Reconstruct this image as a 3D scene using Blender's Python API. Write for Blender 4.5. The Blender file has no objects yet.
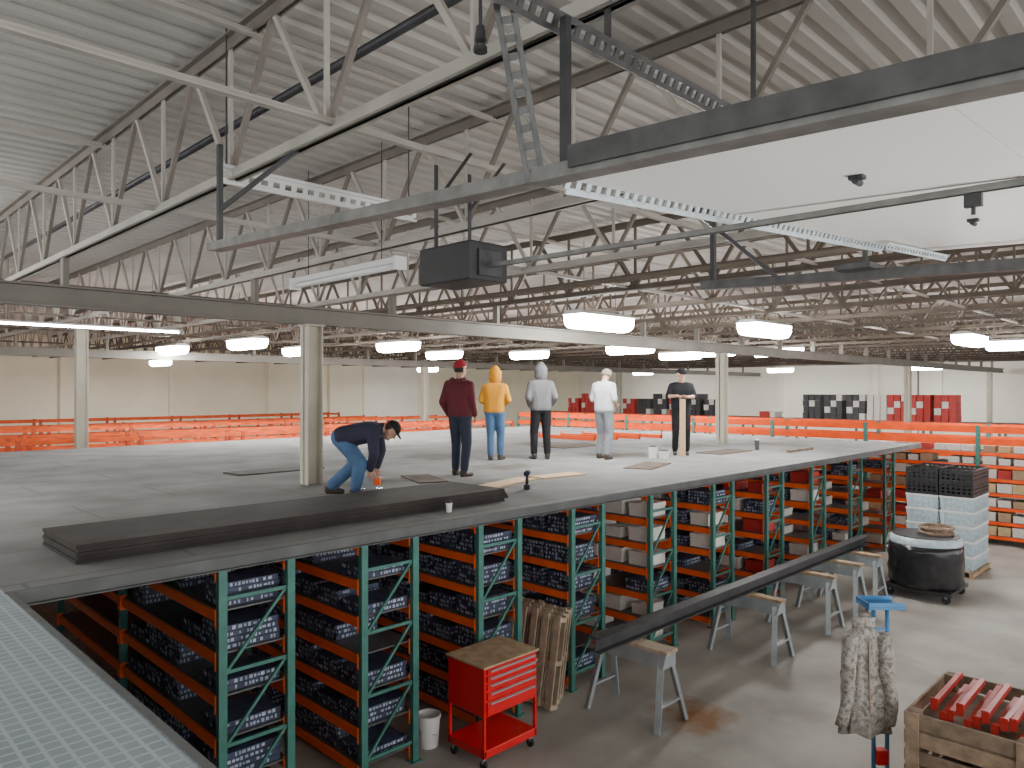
import bpy, bmesh, math, random
import numpy as np
from mathutils import Vector, Matrix
random.seed(7)
SC = bpy.context.scene
C = SC.collection
V = Vector
H = 3.70          # eye height above the warehouse floor
ZD = 2.36         # mezzanine deck surface
F = 735.0
ORD = ['first','second','third','fourth','fifth','sixth','seventh','eighth','ninth','tenth','eleventh','twelfth',
       'thirteenth','fourteenth','fifteenth','sixteenth','seventeenth','eighteenth','nineteenth','twentieth','twenty-first','twenty-second','twenty-third','twenty-fourth']

def at(px, py, z):
    d = F*(H-z)/(py-390.0)
    r = (px-512)/F*d
    return V(((d+r)/math.sqrt(2), (d-r)/math.sqrt(2), z))

# ------------------------------------------------------------------ materials
def mat(name, col, rough=.55, metal=0.0, var=.12, scale=6.0, bump=0.0, detail=4, spec=.5):
    m = bpy.data.materials.new(name); m.use_nodes = True
    nt = m.node_tree; b = nt.nodes['Principled BSDF']
    b.inputs['Roughness'].default_value = rough
    b.inputs['Metallic'].default_value = metal
    b.inputs['Specular IOR Level'].default_value = spec
    tc = nt.nodes.new('ShaderNodeTexCoord')
    n = nt.nodes.new('ShaderNodeTexNoise'); n.inputs['Scale'].default_value = scale; n.inputs['Detail'].default_value = detail
    nt.links.new(tc.outputs['Object'], n.inputs['Vector'])
    r = nt.nodes.new('ShaderNodeValToRGB')
    r.color_ramp.elements[0].position = .3; r.color_ramp.elements[1].position = .7
    c0 = [max(0, c*(1-var)) for c in col]; c1 = [min(1, c*(1+var)) for c in col]
    r.color_ramp.elements[0].color = (*c0, 1); r.color_ramp.elements[1].color = (*c1, 1)
    nt.links.new(n.outputs['Fac'], r.inputs['Fac'])
    nt.links.new(r.outputs['Color'], b.inputs['Base Color'])
    if bump:
        bp = nt.nodes.new('ShaderNodeBump'); bp.inputs['Strength'].default_value = bump
        nt.links.new(n.outputs['Fac'], bp.inputs['Height']); nt.links.new(bp.outputs['Normal'], b.inputs['Normal'])
    return m

def emis(name, col, s):
    m = bpy.data.materials.new(name); m.use_nodes = True
    b = m.node_tree.nodes['Principled BSDF']
    b.inputs['Base Color'].default_value = (.9, .9, .9, 1)
    b.inputs['Emission Color'].default_value = (*col, 1); b.inputs['Emission Strength'].default_value = s
    return m

def base_socket(m):
    nt = m.node_tree; b = nt.nodes['Principled BSDF']
    l = b.inputs['Base Color'].links[0]; s = l.from_socket; nt.links.remove(l)
    return nt, b, s

def brick_over(m, mortar, bw, rh, ms, fac=1.0, rot=(0,0,0), offset=.5, smooth=.1):
    nt, b, s = base_socket(m)
    tc = nt.nodes.new('ShaderNodeTexCoord'); mp = nt.nodes.new('ShaderNodeMapping'); mp.inputs['Rotation'].default_value = rot
    br = nt.nodes.new('ShaderNodeTexBrick')
    br.inputs['Scale'].default_value = 1; br.inputs['Brick Width'].default_value = bw; br.inputs['Row Height'].default_value = rh
    br.inputs['Mortar Size'].default_value = ms; br.inputs['Mortar Smooth'].default_value = smooth; br.offset = offset
    nt.links.new(tc.outputs['Object'], mp.inputs['Vector']); nt.links.new(mp.outputs['Vector'], br.inputs['Vector'])
    mul = nt.nodes.new('ShaderNodeMath'); mul.operation = 'MULTIPLY'; mul.inputs[1].default_value = fac
    nt.links.new(br.outputs['Fac'], mul.inputs[0])
    mx = nt.nodes.new('ShaderNodeMixRGB'); mx.inputs['Color2'].default_value = (*mortar, 1)
    nt.links.new(mul.outputs[0], mx.inputs['Fac']); nt.links.new(s, mx.inputs['Color1']); nt.links.new(mx.outputs['Color'], b.inputs['Base Color'])
    return m

def stain_over(m, spots):
    nt, b, s = base_socket(m)
    tc = nt.nodes.new('ShaderNodeTexCoord')
    nz = nt.nodes.new('ShaderNodeTexNoise'); nz.inputs['Scale'].default_value = 2.5; nz.inputs['Detail'].default_value = 5
    nt.links.new(tc.outputs['Object'], nz.inputs['Vector'])
    for (x, y, z, r, col, f) in spots:
        d = nt.nodes.new('ShaderNodeVectorMath'); d.operation = 'DISTANCE'; d.inputs[1].default_value = (x, y, z)
        nt.links.new(tc.outputs['Object'], d.inputs[0])
        a = nt.nodes.new('ShaderNodeMath'); a.operation = 'MULTIPLY_ADD'; a.inputs[1].default_value = 1.2
        nt.links.new(nz.outputs['Fac'], a.inputs[0]); nt.links.new(d.outputs['Value'], a.inputs[2])
        mr = nt.nodes.new('ShaderNodeMapRange'); mr.inputs['From Min'].default_value = r+.35; mr.inputs['From Max'].default_value = r+.75
        mr.inputs['To Min'].default_value = f; mr.inputs['To Max'].default_value = 0
        nt.links.new(a.outputs[0], mr.inputs['Value'])
        mx = nt.nodes.new('ShaderNodeMixRGB'); mx.inputs['Color2'].default_value = (*col, 1)
        nt.links.new(mr.outputs['Result'], mx.inputs['Fac']); nt.links.new(s, mx.inputs['Color1']); s = mx.outputs['Color']
    nt.links.new(s, b.inputs['Base Color'])

M = {}
M['concrete'] = mat('concrete_floor', (.34,.32,.285), .65, 0, .2, 1.1, .03, 8, .3)
stain_over(M['concrete'], [(7.35,4.45,0,.40,(.22,.095,.025),.95), (8.3,3.6,0,.3,(.2,.18,.155),.5), (10.5,3.3,0,.5,(.21,.19,.17),.5), (6.2,3.9,0,.4,(.2,.18,.15),.4), (12.5,2.2,0,.6,(.21,.19,.165),.4)])
M['deck'] = brick_over(mat('deck_boards', (.235,.235,.232), .9, 0, .22, 1.3, .02, 8, .1), (.165,.165,.16), 2.4, 1.2, .018, .7)
DK = (.10,.075,.055)
stain_over(M['deck'], [(9.0,9.2,ZD,.5,DK,.65),(12.4,9.0,ZD,.6,DK,.65),(15.5,9.5,ZD,.8,DK,.55),(7.0,7.6,ZD,.5,DK,.6),(13.5,12.0,ZD,1.0,DK,.6),(9.5,11.5,ZD,.7,DK,.45),(17.5,8.2,ZD,.7,DK,.5)])
M['grate'] = brick_over(mat('wire_grating', (.31,.37,.41), .6, .1, .12, 3, spec=.3), (.45,.52,.56), .07, .07, .008, 1.0, offset=0.0)
M['edge'] = mat('galvanised_edge', (.13,.135,.135), .7, .1, .15, 4, spec=.2)
M['ceil'] = mat('roof_deck_paint', (.50,.475,.44), .65, 0, .08, .6, spec=.2)
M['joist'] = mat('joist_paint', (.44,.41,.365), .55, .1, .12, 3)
M['joistfar'] = mat('joist_far_brown', (.135,.11,.085), .65, .1, .15, 3)  # darker, browner tone of the joist colour for the farther joists
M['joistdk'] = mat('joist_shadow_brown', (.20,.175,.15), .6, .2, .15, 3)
M['girder'] = mat('girder_grey', (.21,.195,.17), .65, .1, .12, 2, spec=.3)
M['dark'] = mat('dark_steel', (.06,.06,.065), .45, .4, .2, 6)
M['track'] = mat('track_steel', (.23,.23,.22), .4, .6, .25, 9)
M['trackdk'] = mat('track_steel_dark', (.10,.10,.10), .4, .5, .25, 9)
M['galv'] = mat('galvanised_strip', (.50,.57,.61), .4, .5, .12, 20)
M['wallc'] = mat('cream_wall', (.84,.78,.62), .8, 0, .06, .5)
M['wallw'] = mat('white_wall', (.88,.85,.76), .8, 0, .05, .5)
M['door'] = mat('door_panel_white', (.94,.94,.92), .45, 0, .03, .8)
M['col'] = mat('column_paint', (.50,.465,.38), .55, 0, .1, 3)
M['green'] = mat('upright_green', (.05,.18,.15), .5, .1, .18, 8)
M['orange'] = mat('beam_orange', (1.0,.14,.012), .42, 0, .08, 6)
M['orangefar'] = mat('vivid_beam_orange', (.92,.09,.008), .6, 0, .15, 3, spec=.2)
M['orangemute'] = mat('muted_beam_orange', (.74,.115,.03), .65, 0, .3, 2, spec=.2)
M['orangedk'] = mat('deep_beam_orange', (.50,.06,.016), .5, 0, .2, 3)
M['wire'] = mat('shelf_wire', (.14,.14,.14), .5, .4, .2, 12)
M['red'] = mat('cart_red', (.70,.012,.016), .32, 0, .08, 5)
M['redpart'] = mat('red_steel', (.42,.025,.018), .4, .1, .25, 8)
M['wood'] = mat('raw_wood', (.40,.28,.17), .7, 0, .25, 9, .05)
M['woodpale'] = mat('pale_lumber', (.60,.41,.22), .65, 0, .15, 9)
M['palletw'] = mat('pallet_wood', (.42,.33,.24), .7, 0, .22, 9)
M['woodold'] = mat('weathered_wood', (.21,.15,.105), .75, 0, .35, 9, .05)
M['woodmid'] = mat('crate_wood', (.29,.205,.14), .75, 0, .35, 9, .05)
M['rubber'] = mat('rubber', (.02,.02,.02), .7, 0, .1)
M['black'] = mat('black_plastic', (.022,.022,.024), .4, 0, .2)
M['film'] = mat('black_film', (.022,.022,.025), .18, 0, .3, 7, .6)
M['white'] = mat('white_plastic', (.75,.75,.73), .45, 0, .06)
M['tote'] = mat('frosted_tote', (.50,.61,.67), .3, 0, .18, 14)
M['grey'] = mat('grey_steel', (.34,.38,.40), .45, .3, .12, 6)
M['blue'] = mat('stand_blue', (.06,.21,.43), .4, .2, .12, 6)
M['sheet'] = mat('dark_sheet_stack', (.045,.038,.035), .75, 0, .25, 3, spec=.2)
M['sheetbr'] = mat('brown_sheet', (.095,.07,.05), .8, 0, .25, 4, spec=.2)
M['chrome'] = mat('bright_metal', (.6,.6,.62), .25, .9, .05)
M['lens'] = emis('lamp_lens', (1,.99,.97), 75)
M['lensoff'] = mat('unlit_lens', (.8,.82,.82), .3, 0, .03)
M['housing'] = mat('lamp_housing', (.76,.77,.76), .4, 0, .05)
M['navy'] = mat('navy_tube', (.045,.058,.105), .55, .1, .35, 9)
M['pale_end'] = mat('pale_tube_end', (.38,.43,.53), .5, .1, .45, 5)
M['cwhite'] = mat('white_carton', (.74,.72,.67), .6, 0, .08)
M['cbrown'] = mat('brown_carton', (.42,.29,.18), .7, 0, .12)
M['cred'] = mat('red_carton', (.48,.035,.03), .6, 0, .15)
M['cblack'] = mat('black_carton', (.05,.05,.055), .6, 0, .2)
M['cyellow'] = mat('yellow_carton', (.58,.45,.24), .6, 0, .12)
M['skin'] = mat('skin', (.52,.30,.21), .55, 0, .06)
M['maroon'] = mat('maroon_cloth', (.11,.014,.022), .85, 0, .15, 5)
M['redknit'] = mat('red_knit', (.36,.02,.03), .9, 0, .15, 40)
M['mustard'] = mat('mustard_cloth', (.62,.26,.010), .85, 0, .08, 5)
M['greycloth'] = mat('grey_cloth', (.13,.13,.135), .85, 0, .1, 5)
M['whitecloth'] = mat('pale_grey_tee', (.52,.53,.56), .85, 0, .06, 5)
M['blackcloth'] = mat('black_cloth', (.016,.016,.019), .85, 0, .2, 5, spec=.2)
M['navycloth'] = mat('navy_cloth', (.02,.022,.045), .85, 0, .2, 5)
M['jeans'] = mat('blue_denim', (.06,.13,.25), .85, 0, .15, 8)
M['jeansdk'] = mat('dark_denim', (.022,.03,.055), .85, 0, .15, 8)
M['greyjeans'] = mat('grey_trousers', (.19,.21,.235), .85, 0, .15, 8)
M['boot'] = mat('boot_leather', (.045,.03,.02), .6, 0, .2, 14)
M['hair'] = mat('dark_hair', (.02,.014,.01), .6, 0, .3, 40)
M['hairgrey'] = mat('grey_brown_hair', (.20,.17,.14), .7, 0, .3, 40)
M['eye'] = mat('dark_eye', (.01,.008,.006), .2, 0, .1)
def camo():
    m = mat('camouflage_cloth', (.2,.19,.16), .9, 0, .3, 22)
    nt = m.node_tree
    r = [n for n in nt.nodes if n.bl_idname == 'ShaderNodeValToRGB'][0].color_ramp
    r.interpolation = 'CONSTANT'
    r.elements[0].position = 0; r.elements[0].color = (.17,.155,.135,1)
    r.elements[1].position = .42; r.elements[1].color = (.29,.27,.24,1)
    e = r.elements.new(.52); e.color = (.39,.37,.34,1)
    e = r.elements.new(.60); e.color = (.23,.205,.175,1)
    return m
M['camo'] = camo()

# ------------------------------------------------------------------ mesh helpers
class MB:
    def __init__(s): s.bm = bmesh.new()
    def hull8(s, P, mi=0):
        vs = [s.bm.verts.new(p) for p in P]
        for f in ((0,1,2,3),(7,6,5,4),(0,4,5,1),(1,5,6,2),(2,6,7,3),(3,7,4,0)):
            s.bm.faces.new([vs[i] for i in f]).material_index = mi
        return s
    def box(s, x0, x1, y0, y1, z0, z1, mi=0):
        s.hull8([(x0,y0,z0),(x1,y0,z0),(x1,y1,z0),(x0,y1,z0),(x0,y0,z1),(x1,y0,z1),(x1,y1,z1),(x0,y1,z1)], mi); return s
    def bar(s, p0, p1, w, h, up=(0,0,1)):
        p0, p1 = V(p0), V(p1); z = (p1-p0).normalized(); u = V(up)
        if abs(z.dot(u)) > .98: u = V((0,1,0)) if abs(z.y) < .9 else V((1,0,0))
        x = z.cross(u).normalized(); y = x.cross(z)
        P = []
        for p in (p0, p1):
            for a, b in ((-1,-1),(1,-1),(1,1),(-1,1)): P.append(p+x*(a*w/2)+y*(b*h/2))
        s.hull8(P); return s
    def tube(s, p0, p1, r0, r1=None, n=12):
        if r1 is None: r1 = r0
        p0, p1 = V(p0), V(p1); z = (p1-p0).normalized()
        u = V((0,0,1)) if abs(z.z) < .9 else V((1,0,0))
        x = z.cross(u).normalized(); y = z.cross(x)
        A, B = [], []
        for k in range(n):
            t = 2*math.pi*k/n; o = x*math.cos(t)+y*math.sin(t)
            A.append(s.bm.verts.new(p0+o*r0)); B.append(s.bm.verts.new(p1+o*r1))
        for k in range(n): s.bm.faces.new((A[k],A[(k+1)%n],B[(k+1)%n],B[k]))
        s.bm.faces.new(A[::-1]); s.bm.faces.new(B); return s
    def sphere(s, c, r, sub=2, sc=(1,1,1)):
        m = Matrix.Translation(V(c)) @ Matrix.Diagonal((sc[0],sc[1],sc[2],1))
        bmesh.ops.create_icosphere(s.bm, subdivisions=sub, radius=r, matrix=m); return s
    def lathe(s, prof, c=(0,0,0), n=28, cap=True):
        c = V(c); rings = []
        for r, z in prof:
            rings.append([s.bm.verts.new(c+V((r*math.cos(2*math.pi*k/n), r*math.sin(2*math.pi*k/n), z))) for k in range(n)])
        for a, b in zip(rings, rings[1:]):
            for k in range(n): s.bm.faces.new((a[k],a[(k+1)%n],b[(k+1)%n],b[k]))
        if cap: s.bm.faces.new(rings[0][::-1]); s.bm.faces.new(rings[-1])
        return s
    def loft(s, rings, cap=True):
        R = [[s.bm.verts.new(p) for p in r] for r in rings]; n = len(R[0])
        for a, b in zip(R, R[1:]):
            for k in range(n): s.bm.faces.new((a[k],a[(k+1)%n],b[(k+1)%n],b[k]))
        if cap: s.bm.faces.new(R[0][::-1]); s.bm.faces.new(R[-1])
        return s
    def perf(s, p0, p1, w, t, up=(0,0,1), pitch=.06):
        """slotted strip: two rails and cross webs leave real holes; 'up' is the strip's face normal"""
        p0, p1 = V(p0), V(p1); z = (p1-p0); L = z.length; z.normalize(); u = V(up)
        if abs(z.dot(u)) > .98: u = V((0,1,0))
        x = z.cross(u).normalized()
        for a in (-1, 1): s.bar(p0+x*(a*w*.36), p1+x*(a*w*.36), w*.28, t, up)
        n = max(2, int(L/pitch))
        for k in range(n+1):
            q = p0+z*(L*k/n); a, b = q-z*pitch*.22, q+z*pitch*.22
            s.bar(a, b, w*.6, t, up)
        return s
    def mesh(s, name, m, smooth=False):
        bmesh.ops.recalc_face_normals(s.bm, faces=s.bm.faces)
        me = bpy.data.meshes.new(name); s.bm.to_mesh(me); s.bm.free()
        for q in (m if isinstance(m, (list, tuple)) else [m]): me.materials.append(M[q])
        if smooth:
            for p in me.polygons: p.use_smooth = True
        return me
    def build(s, name, m, parent=None, loc=None, smooth=False, bevel=0):
        o = bpy.data.objects.new(name, s.mesh(name, m, smooth)); C.objects.link(o)
        if parent: o.parent = parent
        if loc is not None: o.location = loc
        if bevel:
            b = o.modifiers.new('Bevel', 'BEVEL'); b.width = bevel; b.segments = 2; b.limit_method = 'ANGLE'
        return o

def tag(o, label, cat, group=None):
    o['label'] = label; o['category'] = cat
    if group: o['group'] = group
    return o
def thing(name, label, cat, loc=(0,0,0), rz=0, group=None):
    o = bpy.data.objects.new(name, None); C.objects.link(o); o.empty_display_size = .2
    o.location = loc; o.rotation_euler = (0,0,rz); return tag(o, label, cat, group)
def struct(o): o['kind'] = 'structure'; return o
def inst(me, name, parent=None, loc=(0,0,0), rot=(0,0,0)):
    o = bpy.data.objects.new(name, me); C.objects.link(o); o.parent = parent; o.location = loc; o.rotation_euler = rot; return o
def dup(o, label, loc=None, rz=None, parent=None):
    c = o.copy(); C.objects.link(c)
    if parent: c.parent = parent
    for ch in list(o.children): dup(ch, None, parent=c)
    if label: c['label'] = label
    if loc is not None: c.location = loc
    if rz is not None: c.rotation_euler = (0,0,rz)
    return c

# ------------------------------------------------------------------ room shell
struct(MB().box(-10,48,-8,40,-.1,0).build('floor','concrete'))
struct(MB().box(-10,48.2,40,40.2,0,6.5).build('wall_back','wallc'))
struct(MB().box(48,48.2,-8,40,0,6.5).build('wall_right','wallw'))
struct(MB().box(-10.2,-10,-8,40,0,ZD-.08).build('shade_wall_left','wallc'))  # low wall out of view, added to keep light from under the deck
struct(MB().box(-10,1.1,-6.2,-6,0,ZD-.08).build('shade_wall_front','wallc'))  # second unseen low wall, added to darken the space below the walkway
mb = MB(); y = -6.0; pitch = .23; prev = None
prof = []
while y < 40.2:
    for dy, z in ((0,6.30),(.10,6.30),(.13,6.332),(.20,6.332)): prof.append((y+dy, z))
    y += pitch
for (yy, z) in prof:
    a = mb.bm.verts.new((-10,yy,z)); b = mb.bm.verts.new((48.2,yy,z))
    if prev: mb.bm.faces.new((prev[0],prev[1],b,a))
    prev = (a,b)
struct(mb.build('ceiling','ceil'))
struct(MB().box(1.065,20.2,5.80,19.0,ZD-.08,ZD).build('floor_mezzanine','deck'))
struct(MB().box(-10,1.065,-6,19.0,ZD-.08,ZD).build('floor_walkway','grate'))
struct(MB().box(1.06,20.2,5.765,5.80,ZD-.085,ZD+.006).box(1.06,20.2,5.72,5.80,ZD-.093,ZD-.085).build('trim_1','edge'))
struct(MB().box(1.065,1.10,-6,5.765,ZD-.085,ZD+.006).build('trim_2','edge'))
k = 3
for x in (9.5,14.5,20.0,24.0):
    struct(MB().box(x,x+.4,39.8,40,0,6.3).build('trim_%d' % k,'wallc')); k += 1
for yy in (6,12.5,16,22,30):
    struct(MB().box(47.7,48,yy,yy+.35,0,6.3).build('trim_%d' % k,'wallw')); k += 1
struct(MB().box(26.5,30.8,39.85,40.0,0,5.2).build('door_1','wallw'))
tag(MB().tube((47.9,13.8,0),(47.9,13.8,6.25),.05).build('conduit','joistdk'), 'brown conduit running down the bright far right wall', 'pipe')

# ------------------------------------------------------------------ roof joists
TOP, BOT = 6.22, 5.20
def joist(i, X):
    y0, y1 = -2.0, 39.7
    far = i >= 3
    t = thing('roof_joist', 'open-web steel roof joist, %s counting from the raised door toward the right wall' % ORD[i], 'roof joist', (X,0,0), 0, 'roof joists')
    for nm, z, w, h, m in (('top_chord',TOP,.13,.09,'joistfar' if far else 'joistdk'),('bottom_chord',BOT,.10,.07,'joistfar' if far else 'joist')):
        b = MB()
        b.box(-w/2,-.012,y0,y1,z-.01,z).box(.012,w/2,y0,y1,z-.01,z)
        if nm == 'bottom_chord': b.box(-.022,-.012,y0,y1,z-.01,z+h).box(.012,.022,y0,y1,z-.01,z+h)
        else: b.box(-.022,-.012,y0,y1,z-h,z).box(.012,.022,y0,y1,z-h,z)
        b.build(nm, m, t)
    P = 1.30; n = int((y1-y0)/P); big = MB()
    for q in range(n):
        a = y0+q*P
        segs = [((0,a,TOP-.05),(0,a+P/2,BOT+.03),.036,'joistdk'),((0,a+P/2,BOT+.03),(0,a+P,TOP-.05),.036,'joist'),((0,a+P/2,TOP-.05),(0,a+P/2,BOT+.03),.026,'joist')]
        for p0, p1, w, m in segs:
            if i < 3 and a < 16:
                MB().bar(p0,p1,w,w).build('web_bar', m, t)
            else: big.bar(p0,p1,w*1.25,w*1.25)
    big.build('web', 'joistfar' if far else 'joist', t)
for i in range(20): joist(i, 2.3+2.25*i)
for i, (y, z) in enumerate(((3.75,5.24),(4.75,6.10),(6.6,5.24),(8.0,6.1),(12.5,5.24),(17.5,5.24),(21.9,5.24),(28,5.24))):
    b = MB().bar((-6,y,z),(46,y,z),.05,.012).bar((-6,y+.02,z+.02),(46,y+.02,z+.02),.012,.05)
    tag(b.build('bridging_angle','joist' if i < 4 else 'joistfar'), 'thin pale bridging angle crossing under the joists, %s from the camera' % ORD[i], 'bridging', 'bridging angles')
GY, GZ0, GZ1 = 9.45, 4.63, 4.87
for i, (y, z0, z1) in enumerate(((GY,GZ0,GZ1),(23.5,GZ0,GZ1))):
    t = thing('roof_girder', ['nearer','farther'][i]+' long grey roof girder resting on columns above the lamps', 'girder', (0,y,0))
    MB().box(-8,47.5,-.1,.1,z0,z0+.02).build('bottom_flange','girder',t)
    MB().box(-8,47.5,-.1,.1,z1-.02,z1).build('top_flange','girder',t)
    MB().box(-8,47.5,-.008,.008,z0+.02,z1-.02).build('web','girder',t)
    for j in range(20): MB().box(2.3+2.25*j-.03,2.3+2.25*j+.03,-.06,.06,z1,5.188).build('joist_seat','girder',t)
cols = [((5.4,GY),'tan column beside the bending person in jeans'),((17.0,GY),'pale column right of the person with the wooden post'),
        ((31.5,GY),'pale column by the stacked red cartons at the far right'),((5.0,19.15),'pale column at the left among the orange racks'),
        ((18.5,23.5),'thin pale column far behind the maroon-hoodie person'),((31.5,23.5),'thin pale column behind the person in pale tee'),
        ((44.5,GY),'pale column farthest right near the bright wall')]
for (x, y), lb in cols:
    t = thing('support_column', lb, 'column', (x,y,0), 0, 'support columns')
    top = 5.19 if y == 19.15 else GZ0-.001
    MB().box(-.12,.12,-.012,.012,0,top).box(-.12,-.10,-.11,.11,0,top).box(.10,.12,-.11,.11,0,top).build('shaft','col',t)
    MB().box(-.16,.16,-.16,.16,0.0,.02).build('base_plate','col',t)
    MB().box(-.15,.15,-.12,.12,top-.02,top).build('cap_plate','col',t)
tag(MB().tube((2.75,-1,5.95),(2.75,30,5.95),.032).build('sprinkler_pipe','dark',smooth=True), 'dark sprinkler pipe running along the ceiling beside the first joist', 'pipe')
tag(MB().tube((7.6,-1,5.12),(7.6,36,5.12),.04).build('sprinkler_pipe','joistfar',smooth=True), 'brown-grey sprinkler pipe running below the third joist', 'pipe')
t = thing('ceiling_sprinkler', 'small dark pendant sprinkler hanging near the top centre of the ceiling', 'sprinkler', (2.12,2.31,0))
MB().tube((0,0,5.24),(0,0,6.3),.008).build('drop_rod','dark',t)
MB().tube((0,0,5.19),(0,0,5.25),.025,.018).tube((0,0,5.14),(0,0,5.16),.03).bar((-.02,0,5.15),(-.02,0,5.2),.006,.006).bar((.02,0,5.15),(.02,0,5.2),.006,.006).build('spray_nozzle','dark',t)

# ------------------------------------------------------------------ overhead door in raised position (rises a little toward the back and the right)
DX0, DX1 = 1.95, 6.0
SL = .045
def dz(x, y=1.74): return 4.445+(x-DX0)/(DX1-DX0)*.27+SL*(y-1.74)
t = thing('overhead_door', 'white sectional overhead door in raised position under the ceiling', 'overhead door', (0,0,0))
for a, b in ((-1.9,-.71),(-.70,.52),(.53,1.74)):
    P = []
    for z in (0.012,.05):
        P += [(x_,y_,dz(x_,y_)+z) for x_, y_ in ((DX0+.06,a),(DX1,a),(DX1,b),(DX0+.06,b))]
    MB().hull8(P).build('section','door',t)
MB().perf((DX0+.10,1.76,dz(2.05)+.01),(5.35,1.76,dz(5.35)+.01),.085,.008,up=(0,-1,-.45)).build('edge_angle','galv',t)
MB().perf((5.0,1.62,dz(5.0)-.03),(6.3,1.62,dz(6.3)-.03),.05,.006,up=(0,-1,-.45)).build('edge_strip','galv',t)
for x, y in ((2.75,1.0),(4.35,1.0)):
    MB().tube((x,y,dz(x,y)-.010),(x+.05,y,dz(x,y)-.010),.012).box(x,x+.04,y-.025,y+.025,dz(x,y)-.002,dz(x,y)+.012).build('roller','dark',t)
def tbar(mb, x0, x1, ya, yb, za, zb, zof):
    P = []
    for z in (za, zb):
        P += [(x,y,zof(y)+z) for x, y in ((x0,ya),(x1,ya),(x1,yb),(x0,yb))]
    mb.hull8(P); return mb
def lz(y): return H+.655+.047*y
t = thing('door_track', 'grey steel door track nearest the camera, left of the raised white door', 'door track', (0,0,0))
m_ = MB(); tbar(m_,1.90,1.985,-1.9,4.6,0,.012,lz); tbar(m_,1.90,1.91,-1.9,4.6,.012,.05,lz); tbar(m_,1.975,1.985,-1.9,4.6,.012,.03,lz); m_.build('rail','track',t)
m_ = MB(); tbar(m_,1.885,1.895,-1.9,1.62,.02,.095,lz); tbar(m_,1.895,1.94,-1.9,1.62,.085,.095,lz); tbar(m_,1.895,1.94,-1.9,1.62,.05,.06,lz); m_.build('upper_channel','trackdk',t)
HT = 5.03
MB().perf((1.92,1.80,lz(1.8)+.01),(1.76,1.80,HT),.075,.008,up=(1,1,0)).build('hanger','trackdk',t)
MB().bar((1.99,1.72,lz(1.72)+.01),(1.99,1.72,HT),.03,.03).build('hanger','dark',t)
MB().perf((1.5,1.76,HT),(3.55,1.76,HT),.075,.01,up=(0,-1,-.5)).build('cross_angle','trackdk',t)
for x in (1.55, 2.3, 3.5): MB().bar((x,1.77,HT),(x,1.77,6.2 if x != 2.3 else 5.2),.02,.02).build('hanger','trackdk',t)
MB().bar((1.94,4.5,lz(4.5)),(1.94,4.5,5.22),.03,.03).build('hanger','dark',t)
MB().bar((1.94,4.5,lz(4.5)+.25),(2.3,4.2,5.2),.025,.025).build('hanger','dark',t)
def rz_(y): return H+.735+.04*y
t = thing('door_track', 'dark steel door track on the far right side of the raised white door', 'door track', (0,0,0))
m_ = MB(); tbar(m_,5.66,5.74,-1.9,3.35,0,.015,rz_); tbar(m_,5.66,5.672,-1.9,3.35,.015,.075,rz_); tbar(m_,5.73,5.74,-1.9,3.35,.015,.04,rz_); m_.build('rail','trackdk',t)
MB().bar((5.7,3.25,rz_(3.25)),(5.7,3.25,5.2),.04,.04).build('hanger','dark',t)
MB().bar((5.7,2.6,rz_(2.6)),(5.35,3.25,5.2),.03,.03).build('hanger','dark',t)
MB().box(5.5,5.8,1.9,2.15,4.58,4.62).bar((5.7,2.0,4.5),(5.7,2.0,5.2),.03,.03).build('bracket','trackdk',t)
t = thing('door_opener', 'black box motor of the door opener hanging in the middle of the ceiling', 'door opener', (3.28,3.75,4.41))
MB().box(-.17,.17,-.26,.26,0,.25).build('motor_box','black',t,bevel=.012)
MB().box(-.10,.10,-.275,-.26,.03,.20).build('end_cover','dark',t,bevel=.004)
def oz(y): return .105+.012*y
m_ = MB(); tbar(m_,-.018,.018,-3.6,-.275,0,.010,oz); tbar(m_,-.018,-.012,-3.6,-.275,-.016,0,oz); tbar(m_,.012,.018,-3.6,-.275,-.016,0,oz); m_.build('rail','track',t)
for sx in (-1,1): MB().bar((sx*.15,.1,.25),(sx*.15,.1,.80),.03,.006).bar((sx*.15,.1,.55),(sx*.15,-.25,.80),.025,.006).build('hanger','dark',t)
MB().box(-.015,.015,-3.03,-2.97,.0,.05).tube((0,-3.0,.0),(0,-3.0,-.03),.008).build('trolley','dark',t)

# ------------------------------------------------------------------ light fixtures
HG = 'lit ceiling lights'
def highbay_at(p, lab, rz=math.pi/2, k=1.0, ku=1.0):
    t = thing('high_bay_light', lab, 'ceiling light', p, rz, HG)
    L, W = .76, .24
    MB().hull8([(-L,-W,0),(L,-W,0),(L,W,0),(-L,W,0),(-L,-W*.5,.07),(L,-W*.5,.07),(L,W*.5,.07),(-L,W*.5,.07)]).build('housing','housing',t)
    rings = []
    for x, f in ((-L+.005,.75),(-L+.03,.93),(-L+.07,1),(L-.07,1),(L-.03,.93),(L-.005,.75)):
        ring = []
        for q in range(13):
            a = math.pi*q/12; cx, sy = math.cos(a), math.sin(a)
            ring.append(V((x, W*.98*f*math.copysign(abs(cx)**.6,cx), -.003-.24*f*abs(sy)**.6)))
        rings.append(ring)
    MB().loft(rings).build('lens','lens',t,smooth=True)
    for s in (-1,1): MB().tube((s*.45,0,.07),(s*.45,0,1.28),.006,n=6).build('hanger_wire','dark',t)
    for z, e, rx in ((-.255,24*k,0),(.085,8*ku,math.pi)):
        ld = bpy.data.lights.new('lamp','AREA'); ld.shape = 'RECTANGLE'; ld.size = 1.2; ld.size_y = .26; ld.energy = e; ld.color = (1,.95,.85)
        lo = bpy.data.objects.new('lamp', ld); C.objects.link(lo); lo.parent = t; lo.location = (0,0,z); lo.rotation_euler = (rx,0,0)
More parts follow.
